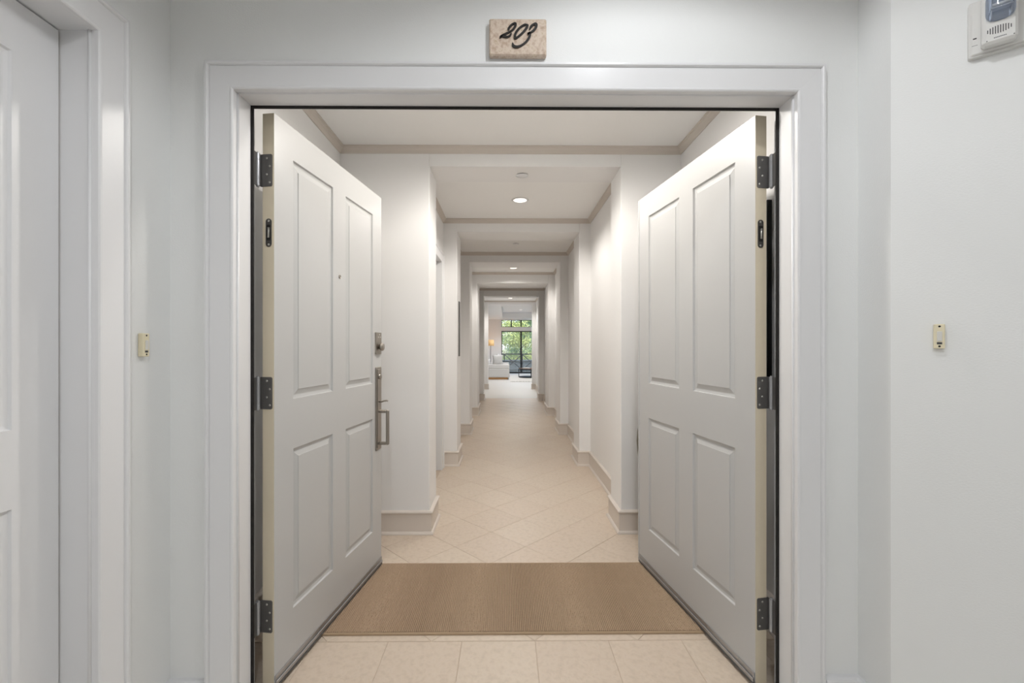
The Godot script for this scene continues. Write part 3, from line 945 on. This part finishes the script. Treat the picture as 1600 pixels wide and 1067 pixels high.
# ---------------------------------------------------------------- living room at the far end
func living_room() -> void:
	var d0 := 12.80
	var d1 := 19.90
	var xl := -2.6
	var xr := 3.8
	var o := box(numbered("floor"), V(xl - 0.15, -0.12, 10.42), V(xr + 0.15, 0.0, d1 + 0.15), M.living_floor, self, 0)
	tag(o, "pale floor of the living room beyond the corridor", "floor", "", "structure")
	# ceiling: perimeter soffit and a raised tray
	var st := flat()
	bx(st, V(xl - 0.15, 2.68, d0), V(xr + 0.15, 2.95, d1 + 0.15), 0)
	bx(st, V(xl, 2.43, d0), V(-0.13, 2.68, d1), 0)
	bx(st, V(-0.13, 2.43, d1 - 1.1), V(xr, 2.68, d1), 0)
	bx(st, V(-0.13, 2.43, d0), V(xr, 2.68, d0 + 0.5), 0)
	o = obj(numbered("ceiling"), st, M.ceiling, self)
	tag(o, "white tray ceiling of the living room", "ceiling", "", "structure")
	st = flat()
	sweep(st, [V(-0.13, 2.68, d0 + 0.5), V(-0.13, 2.68, d1 - 1.1), V(xr, 2.68, d1 - 1.1), V(xr, 2.68, d0 + 0.5)], Vector3.UP, CROWN, 1.0, true)
	o = obj("trim_10", st, M.trim, self)
	tag(o, "crown moulding inside the living room ceiling tray", "moulding", "", "structure")
	for e in [["wall_living_left", V(xl - 0.15, 0, d0 - 0.15), V(xl, 2.95, d1 + 0.15), "white side wall of the living room behind the sofa"], ["wall_living_right", V(xr, 0, d0 - 0.15), V(xr + 0.15, 2.95, d1 + 0.15), "white side wall of the living room opposite the sofa"]]:
		o = box(e[0], e[1], e[2], M.wall, self, 0)
		tag(o, e[3], "wall", "", "structure")
	st = flat()
	bx(st, V(xl, 0, d0 - 0.15), V(B_L - 0.15, 2.95, d0), 0)
	bx(st, V(B_R + 0.15, 0, d0 - 0.15), V(xr, 2.95, d0), 0)
	bx(st, V(B_L - 0.15, CEIL + 0.15, d0 - 0.15), V(B_R + 0.15, 2.95, d0), 0)
	o = obj("wall_living_front", st, M.wall, self)
	tag(o, "white living room wall around the corridor mouth", "wall", "", "structure")
	# window wall
	var wl := -0.19
	var wr := 3.1
	st = flat()
	bx(st, V(xl, 0, d1), V(wl, 2.95, d1 + 0.15), 0)
	bx(st, V(wr, 0, d1), V(xr, 2.95, d1 + 0.15), 0)
	bx(st, V(wl, 2.41, d1), V(wr, 2.95, d1 + 0.15), 0)
	bx(st, V(wl, 1.917, d1), V(wr, 2.09, d1 + 0.15), 0)
	o = obj("wall_window", st, M.wall, self)
	tag(o, "white wall around the balcony windows", "wall", "", "structure")
	var t := thing("window_1", "tall black framed glass balcony doors", "window", Vector3.ZERO, "", "structure")
	var fd := d1 + 0.04
	box("rail", V(wl, 0.0, fd), V(wr, 0.07, fd + 0.06), M.frame, t)
	box("rail", V(wl, 1.872, fd), V(wr, 1.917, fd + 0.06), M.frame, t)
	var edges := [wl, 0.70, 1.85, wr]
	for i in 4:
		var x: float = edges[i]
		box("stile", V(x - (0.0 if i == 0 else 0.035), 0.07, fd), V(x + (0.0 if i == 3 else 0.035), 1.872, fd + 0.06), M.frame, t)
	for i in 3: box("pane", V(edges[i] + 0.035, 0.07, fd + 0.026), V(edges[i + 1] - 0.035, 1.872, fd + 0.032), M.pane, t, 0)
	t = thing("window_2", "low transom window above the balcony doors", "window", Vector3.ZERO, "", "structure")
	box("rail", V(wl, 2.09, fd), V(wr, 2.105, fd + 0.06), M.frame, t)
	box("rail", V(wl, 2.395, fd), V(wr, 2.41, fd + 0.06), M.frame, t)
	var ed := [wl, 0.26, 0.70, 1.5, 2.3, wr]
	for i in 6: box("mullion", V(ed[i] - (0.0 if i == 0 else 0.025), 2.105, fd), V(ed[i] + (0.0 if i == 5 else 0.025), 2.395, fd + 0.06), M.frame, t)
	for i in 5: box("pane", V(ed[i] + 0.025, 2.105, fd + 0.026), V(ed[i + 1] - 0.025, 2.395, fd + 0.032), M.pane, t, 0)
	# balcony
	o = box("floor_balcony", V(xl, -0.2, d1 + 0.15), V(xr, -0.02, d1 + 1.6), M.concrete, self, 0)
	tag(o, "concrete balcony slab outside the windows", "balcony", "", "structure")
	t = thing("balcony_railing", "black iron balcony railing with crossed braces outside the windows", "railing", V(0, -0.02, 21.3))
	box("top_rail", V(-1.5, 0.84, -0.025), V(xr, 0.895, 0.025), M.iron, t)
	box("bottom_rail", V(-1.5, 0.07, -0.02), V(xr, 0.11, 0.02), M.iron, t)
	var px := [-1.45, -0.06, 0.80, 1.66, 2.52, 3.38]
	for i in px.size():
		box("post", V(px[i] - 0.03, 0, -0.03), V(px[i] + 0.03, 0.85, 0.03), M.iron, t)
		if i > 0:
			for k in 2:
				var b := soft()
				var ya := 0.105 if k == 0 else 0.855
				tube(b, [V(px[i - 1], ya, 0), V(px[i], 0.96 - ya, 0)], 0.020, 6)
				obj("brace", b, M.iron, t)
	# sofa: arm end towards the corridor, seat facing right
	t = thing("sofa", "pale fabric sofa on a low oak plinth in the living room", "sofa", V(-0.36, 0, 16.3))
	box("plinth", V(-0.46, 0.0, 0.04), V(0.44, 0.075, 2.16), M.oak, t, 0.006, "low oak plinth")
	box("seat_base", V(-0.50, 0.075, 0.0), V(0.50, 0.40, 2.2), M.cloth, t, 0.02)
	box("arm", V(-0.50, 0.40, 0.0), V(0.50, 0.553, 0.16), M.cloth, t, 0.02)
	box("arm", V(-0.50, 0.40, 2.04), V(0.50, 0.553, 2.2), M.cloth, t, 0.02)
	box("backrest", V(-0.50, 0.40, 0.16), V(-0.27, 0.72, 2.04), M.cloth, t, 0.03)
	for k in 2: box("seat_cushion", V(-0.27, 0.40, 0.17 + k * 0.935), V(0.49, 0.50, 1.095 + k * 0.935), M.cloth, t, 0.03)
	for e in [["patterned grey throw pillow leaning on the sofa arm", V(-0.30, 0.50, 16.66), 0.40, 12.0], ["plain pale throw pillow against the sofa back", V(-0.30, 0.50, 17.45), 0.44, 80.0]]:
		pillow(e[0], e[1], e[2], e[3])
	# floor lamp behind the sofa end
	t = thing("floor_lamp", "floor lamp with a warm lit drum shade beyond the sofa", "lamp", V(-0.64, 0, 19.0))
	st = soft()
	lathe(st, [Vector2(0, 0.0), Vector2(0.13, 0.0), Vector2(0.13, 0.015), Vector2(0.015, 0.025), Vector2(0, 0.025)], 24)
	obj("base", st, M.iron, t)
	st = soft()
	tube(st, [Vector3(0, 0.02, 0), Vector3(0, 1.30, 0)], 0.010, 10)
	obj("pole", st, M.iron, t)
	st = soft()
	lathe(st, [Vector2(0.150, 1.25), Vector2(0.135, 1.50), Vector2(0.132, 1.50), Vector2(0.147, 1.25), Vector2(0.150, 1.25)], 28)
	obj("shade", st, M.shade, t, "warm glowing fabric shade")
	var l := OmniLight3D.new()
	l.light_color = rgb(255, 190, 110)
	l.light_energy = 0.12
	l.light_size = 0.06
	l.omni_range = 30
	l.omni_attenuation = 2.0
	l.shadow_enabled = true
	t.add_child(l)
	l.position = Vector3(0, 1.56, 0)
	# round coffee table
	t = thing("coffee_table", "round coffee table with thin black metal legs and dark wooden top", "table", V(1.0, 0.022, 17.3))
	st = soft()
	lathe(st, [Vector2(0, 0.325), Vector2(0.48, 0.325), Vector2(0.485, 0.332), Vector2(0.48, 0.345), Vector2(0, 0.345)], 36)
	obj("top", st, M.walnut, t)
	for y in [0.004, 0.315]:
		st = soft()
		var rr := []
		for k in 33: rr.append(Vector3(cos(TAU * k / 32) * 0.48, y + 0.006, sin(TAU * k / 32) * 0.48))
		tube(st, rr, 0.014, 6)
		obj("ring", st, M.iron, t)
	for k in 4:
		st = soft()
		var a := TAU * k / 4 + 0.05
		tube(st, [Vector3(cos(a) * 0.48, 0.01, sin(a) * 0.48), Vector3(cos(a) * 0.48, 0.32, sin(a) * 0.48)], 0.014, 6)
		obj("leg", st, M.iron, t)
	st = soft()
	lathe(st, [Vector2(0, 0.004), Vector2(0.46, 0.004), Vector2(0.46, 0.016), Vector2(0, 0.016)], 32)
	obj("lower_shelf", st, M.iron, t)
	book("white closed book lying on the coffee table", V(0.80, 0.368, 17.2), 0.28, 0.03, M.book, 8.0)
	book("terracotta closed book lying on the coffee table", V(1.12, 0.368, 17.15), 0.24, 0.035, M.book2, -12.0)
	# rug
	t = thing("rug", "cream rug with a broken dark edge stripe under the coffee table", "rug", V(0, 0, 0))
	box("pile", V(0.16, 0.001, 15.15), V(3.0, 0.011, 19.0), M.rug, t, 0.003)
	rng.seed = 12
	var x := 0.20
	while x < 2.9:
		var w := rng.randf_range(0.05, 0.12)
		box("stripe_dash", V(x, 0.0108, 15.20), V(x + w, 0.0122, 15.26), M.rug_stripe, t, 0)
		x += w + rng.randf_range(0.03, 0.08)

func pillow(label: String, at: Vector3, size: float, lean: float) -> void:
	var t := thing("throw_pillow", label, "pillow", at, "throw pillows on the sofa")
	t.rotation_degrees = Vector3(0, lean, 0)
	var st := soft()
	var n := 10
	for side in [-1.0, 1.0]:
		for i in n:
			for j in n:
				var q := []
				for e in [[i, j], [i + 1, j], [i + 1, j + 1], [i, j + 1]]:
					var u: float = -1.0 + 2.0 * e[0] / n
					var v: float = -1.0 + 2.0 * e[1] / n
					var th: float = 0.075 * pow((1.0 - u * u) * (1.0 - v * v), 0.4)
					var pinch := 1.0 - 0.10 * (1.0 - absf(u) * absf(v))
					q.append(Vector3(u * pinch * size / 2, size / 2 + v * pinch * size / 2, side * th))
				quad(st, q[0], q[1], q[2], q[3], Vector3(0, 0, side))
	obj("cover", st, M.cushion, t)
	var z := flat()
	bx(z, Vector3(-size * 0.4, 0.018, -0.004), Vector3(size * 0.4, 0.026, 0.004), 0.002)
	obj("seam", z, M.cloth, t)

func book(label: String, at: Vector3, w: float, h: float, m: Material, turn: float) -> void:
	var t := thing("book", label, "book", at, "books on the coffee table")
	t.rotation_degrees.y = turn
	box("cover", Vector3(-w / 2, 0, -0.10), Vector3(w / 2, 0.003, 0.10), m, t, 0.001)
	box("cover", Vector3(-w / 2, h - 0.003, -0.10), Vector3(w / 2, h, 0.10), m, t, 0.001)
	box("spine", Vector3(-w / 2, 0.003, 0.097), Vector3(w / 2, h - 0.003, 0.10), m, t, 0.001)
	box("pages", Vector3(-w / 2 + 0.004, 0.003, -0.096), Vector3(w / 2 - 0.004, h - 0.003, 0.097), M.plastic, t, 0)

func tree_mesh(sd: int, h: float, spread: float, leaf_n: int, leaf_size: float) -> Array:
	var r := RandomNumberGenerator.new()
	r.seed = sd
	var tr := soft()
	var trunk := []
	for i in 7: trunk.append(Vector3(sin(i * 0.9 + sd) * 0.10, h * 0.75 * i / 6.0, cos(i * 1.1 + sd) * 0.10))
	tube(tr, trunk, 0.16, 8, Transform3D.IDENTITY, 0.05)
	var tips := [trunk[6]]
	for k in 16:
		var f := r.randf_range(0.30, 0.98)
		var s: Vector3 = (trunk[int(f * 6)] as Vector3)
		var a := r.randf() * TAU
		var ln := spread * r.randf_range(0.5, 1.0) * (1.15 - f * 0.5)
		var e := s + Vector3(cos(a) * ln, r.randf_range(0.25, 0.8) * ln, sin(a) * ln)
		var m := (s + e) * 0.5 + Vector3(0, 0.12, 0)
		tube(tr, [s, m, e], 0.055, 6, Transform3D.IDENTITY, 0.012)
		tips.append(e)
		tips.append(m)
	tr.generate_normals()
	var fo := soft()
	for i in leaf_n:
		var c: Vector3 = tips[r.randi() % tips.size()]
		var p := c + Vector3(r.randfn(), r.randfn() * 0.7, r.randfn()) * spread * 0.20
		var n := Vector3(r.randfn(), r.randfn() + 0.6, r.randfn()).normalized()
		var u := n.cross(Vector3(r.randfn(), r.randfn(), r.randfn())).normalized()
		var v := n.cross(u)
		var s := leaf_size * r.randf_range(0.6, 1.3)
		quad(fo, p - u * s, p + v * s * 0.45, p + u * s, p - v * s * 0.45, n)
	fo.generate_normals()
	return [tr.commit(), fo.commit()]

func outdoors() -> void:
	var g := box("ground", V(-40, -3.9, 21.6), V(40, -3.6, 70), M.lawn, self, 0)
	tag(g, "ground of the garden below the balcony", "ground", "", "structure")
	var w := flat()
	bx(w, V(-14, -3.6, 23.6), V(16, 0.42, 23.85), 0.02)
	bx(w, V(-14, 0.42, 23.55), V(16, 0.50, 23.90), 0.02)
	var wl := obj("garden_wall", w, M.slate, self)
	tag(wl, "dark slate coloured garden wall just beyond the balcony", "wall")
	var kinds := [tree_mesh(3, 7.8, 1.5, 13000, 0.062), tree_mesh(9, 9.4, 1.6, 14000, 0.066), tree_mesh(17, 7.0, 1.4, 10000, 0.058)]
	var spots := [[-0.9, 26.0, 0, "leaf0", 1.0], [3.0, 27.2, 1, "leaf2", 1.0], [1.1, 31.0, 1, "leaf1", 1.0], [6.9, 26.5, 0, "leaf1", 1.0], [-4.6, 28.5, 2, "leaf2", 1.0], [4.9, 33.5, 0, "leaf0", 1.1], [-2.6, 35.0, 1, "leaf2", 1.1], [10.6, 30.0, 1, "leaf0", 1.0], [1.6, 36.6, 1, "leaf2", 1.1]]
	var lab := ["mid green leafy tree left of the balcony view, beside the railing", "dark green leafy tree right of the railing post", "light yellow-green tree behind the two nearest trees", "light yellow-green tree standing right of the dark green one", "short dark green tree at the left end of the row", "mid green tree standing behind the light yellow-green pair", "tall dark green tree at the back of the garden on the left", "mid green tree at the right end of the row", "tall dark green tree at the back of the garden in the middle"]
	for i in spots.size():
		var s: Array = spots[i]
		var t := thing("garden_tree", lab[i], "tree", V(s[0], -3.6, s[1]), "trees outside the balcony windows")
		t.rotation.y = i * 1.7
		inst("trunk", kinds[s[2]][0], M.bark, t).scale = Vector3.ONE * s[4]
		inst("foliage", kinds[s[2]][1], M[s[3]], t).scale = Vector3.ONE * s[4]

func _ready() -> void:
	# ---- camera
	var cam := Camera3D.new()
	cam.name = "camera"
	cam.projection = Camera3D.PROJECTION_FRUSTUM
	cam.near = 0.05
	cam.far = 200.0
	cam.size = cam.near * 1067.0 / 690.0
	cam.frustum_offset = Vector2(4.0, 7.5) * cam.near / 690.0
	add_child(cam)
	cam.position = Vector3(0, 1.225, 0)
	cam.rotation.y = -atan(6.0 / 690.0)
	cam.current = true
	# ---- sky, sun, exposure
	var env := Environment.new()
	var sky := Sky.new()
	var sm := ProceduralSkyMaterial.new()
	sm.sky_top_color = rgb(150, 185, 225)
	sm.sky_horizon_color = rgb(225, 232, 238)
	sm.ground_horizon_color = rgb(190, 190, 185)
	sm.ground_bottom_color = rgb(110, 112, 100)
	sm.energy_multiplier = 2.6
	sky.sky_material = sm
	env.sky = sky
	env.background_mode = Environment.BG_SKY
	env.tonemap_mode = Environment.TONE_MAPPER_LINEAR
	env.tonemap_exposure = 1.0
	env.sdfgi_enabled = true
	env.ssao_enabled = true
	env.ssil_enabled = true
	var we := WorldEnvironment.new()
	we.environment = env
	add_child(we)
	var sun := DirectionalLight3D.new()
	sun.name = "sun"
	sun.light_color = rgb(255, 244, 224)
	sun.light_energy = 2.5
	sun.light_angular_distance = 0.5
	sun.shadow_enabled = true
	add_child(sun)
	sun.rotation_degrees = Vector3(-55, 35, 0)
	make_materials()
	# ---- room lamps
	var cool := rgb(250, 252, 255)
	var warm := rgb(255, 250, 243)
	var day := rgb(250, 251, 255)
	var hal := "recessed lights of the outer hall"
	downlight(V(0.42, 2.62, 0.74), 0.42, cool, 80, "recessed ceiling light in the outer hall nearest the entrance doors", hal)
	downlight(V(0.05, 2.62, -0.35), 0.80, cool, 82, "recessed ceiling light in the outer hall before the neighbouring door", hal)
	downlight(V(1.7, 2.62, -1.9), 0.14, cool, 82, "recessed ceiling light in the outer hall below the slanted wall", hal)
	downlight(V(-0.2, 2.62, -2.0), 0.66, cool, 82, "recessed ceiling light in the outer hall by the rear wall", hal)
	var cor := "recessed lights of the corridor"
	downlight(V(MID, CEIL, 2.345), 1.0, warm, 79, "recessed ceiling light just inside the entrance doors", cor, 0.4)
	downlight(V(MID, CEIL, 1.82), 0.40, warm, 88, "recessed ceiling light directly above the open entrance doors", cor, 0.15)
	downlight(V(MID, CEIL, 3.93), 0.88, warm, 79, "recessed ceiling light after the first portal", cor, 0.5)
	downlight(V(MID, CEIL, 7.33), 0.9, warm, 79, "recessed ceiling light after the third portal", cor, 0.5)
	downlight(V(MID, CEIL, 11.9), 1.1, warm, 79, "recessed ceiling light after the fifth portal", cor, 0.5)
	var liv := "recessed lights of the living room"
	downlight(V(0.6, 2.68, 14.9), 3.3, day, 76, "recessed ceiling light in the living room tray nearest the corridor", liv, 0.5)
	downlight(V(0.6, 2.68, 17.6), 3.3, day, 76, "recessed ceiling light in the living room tray above the coffee table", liv, 0.5)
	print("lights")
	# ---- structure
	hall_shell()
	door_frame()
	corridor()
	tiles()
	print("structure")
	entrance_doors()
	living_room()
	outdoors()
	print("rooms")
	# ---- small things
	door_mat()
	number_plaque()
	sprinkler(V(0.113, 2.403, 3.04), "round sprinkler cover under the lintel of the first portal")
	sprinkler(V(MID, CEIL, 5.60), "round sprinkler cover in the ceiling after the second portal")
	doorbell("ivory doorbell on the left hall wall beside the neighbouring door", Transform3D(Basis(Vector3(0, 0, -1), Vector3.UP, Vector3(1, 0, 0)), V(W_L, 1.229, 1.320)))
	var a := deg_to_rad(40.0)
	var c := Vector2(W_R, 1.3125)
	var along := Vector3(cos(a), 0, sin(a))
	var off := Vector3(-sin(a), 0, cos(a))
	doorbell("ivory doorbell on the slanted wall below the alarm strobe", Transform3D(Basis(along, Vector3.UP, off), V(c.x, 1.2530, c.y) + along * 0.1032))
	strobe(Transform3D(Basis(along, Vector3.UP, off), V(c.x, 2.0100, c.y) + along * 0.160))
	# black framed picture behind the right leaf
	var t := thing("framed_picture", "black framed panel on the wall behind the right entrance door", "picture", V(W_R, 1.46, 2.15))
	box("frame", Vector3(-0.022, -0.40, -0.25), Vector3(-0.0005, 0.40, 0.25), M.black, t, 0.002)
	box("panel", Vector3(-0.024, -0.37, -0.22), Vector3(-0.0225, 0.37, 0.22), M.black, t, 0)
	t = thing("floor_vase", "tall dark olive vase standing behind the right entrance door", "vase", V(0.945, 0, 2.70))
	var st := soft()
	lathe(st, [Vector2(0, 0.0), Vector2(0.075, 0.0), Vector2(0.085, 0.02), Vector2(0.100, 0.30), Vector2(0.120, 0.50), Vector2(0.133, 0.58), Vector2(0.137, 0.64), Vector2(0.133, 0.70), Vector2(0.115, 0.78), Vector2(0.075, 0.86), Vector2(0.055, 0.90), Vector2(0.058, 0.96), Vector2(0.070, 0.98), Vector2(0.064, 0.98), Vector2(0.050, 0.95), Vector2(0.048, 0.90), Vector2(0, 0.88)], 32)
	obj("body", st, M.vase, t)
	t = thing("wall_strip", "slim dark wall panel on the side of the second portal", "wall panel", V(P_L, 1.41, 4.72))
	box("frame", Vector3(0.0005, -0.29, -0.05), Vector3(0.008, 0.29, 0.05), M.dark_metal, t, 0.001)
	print("done")
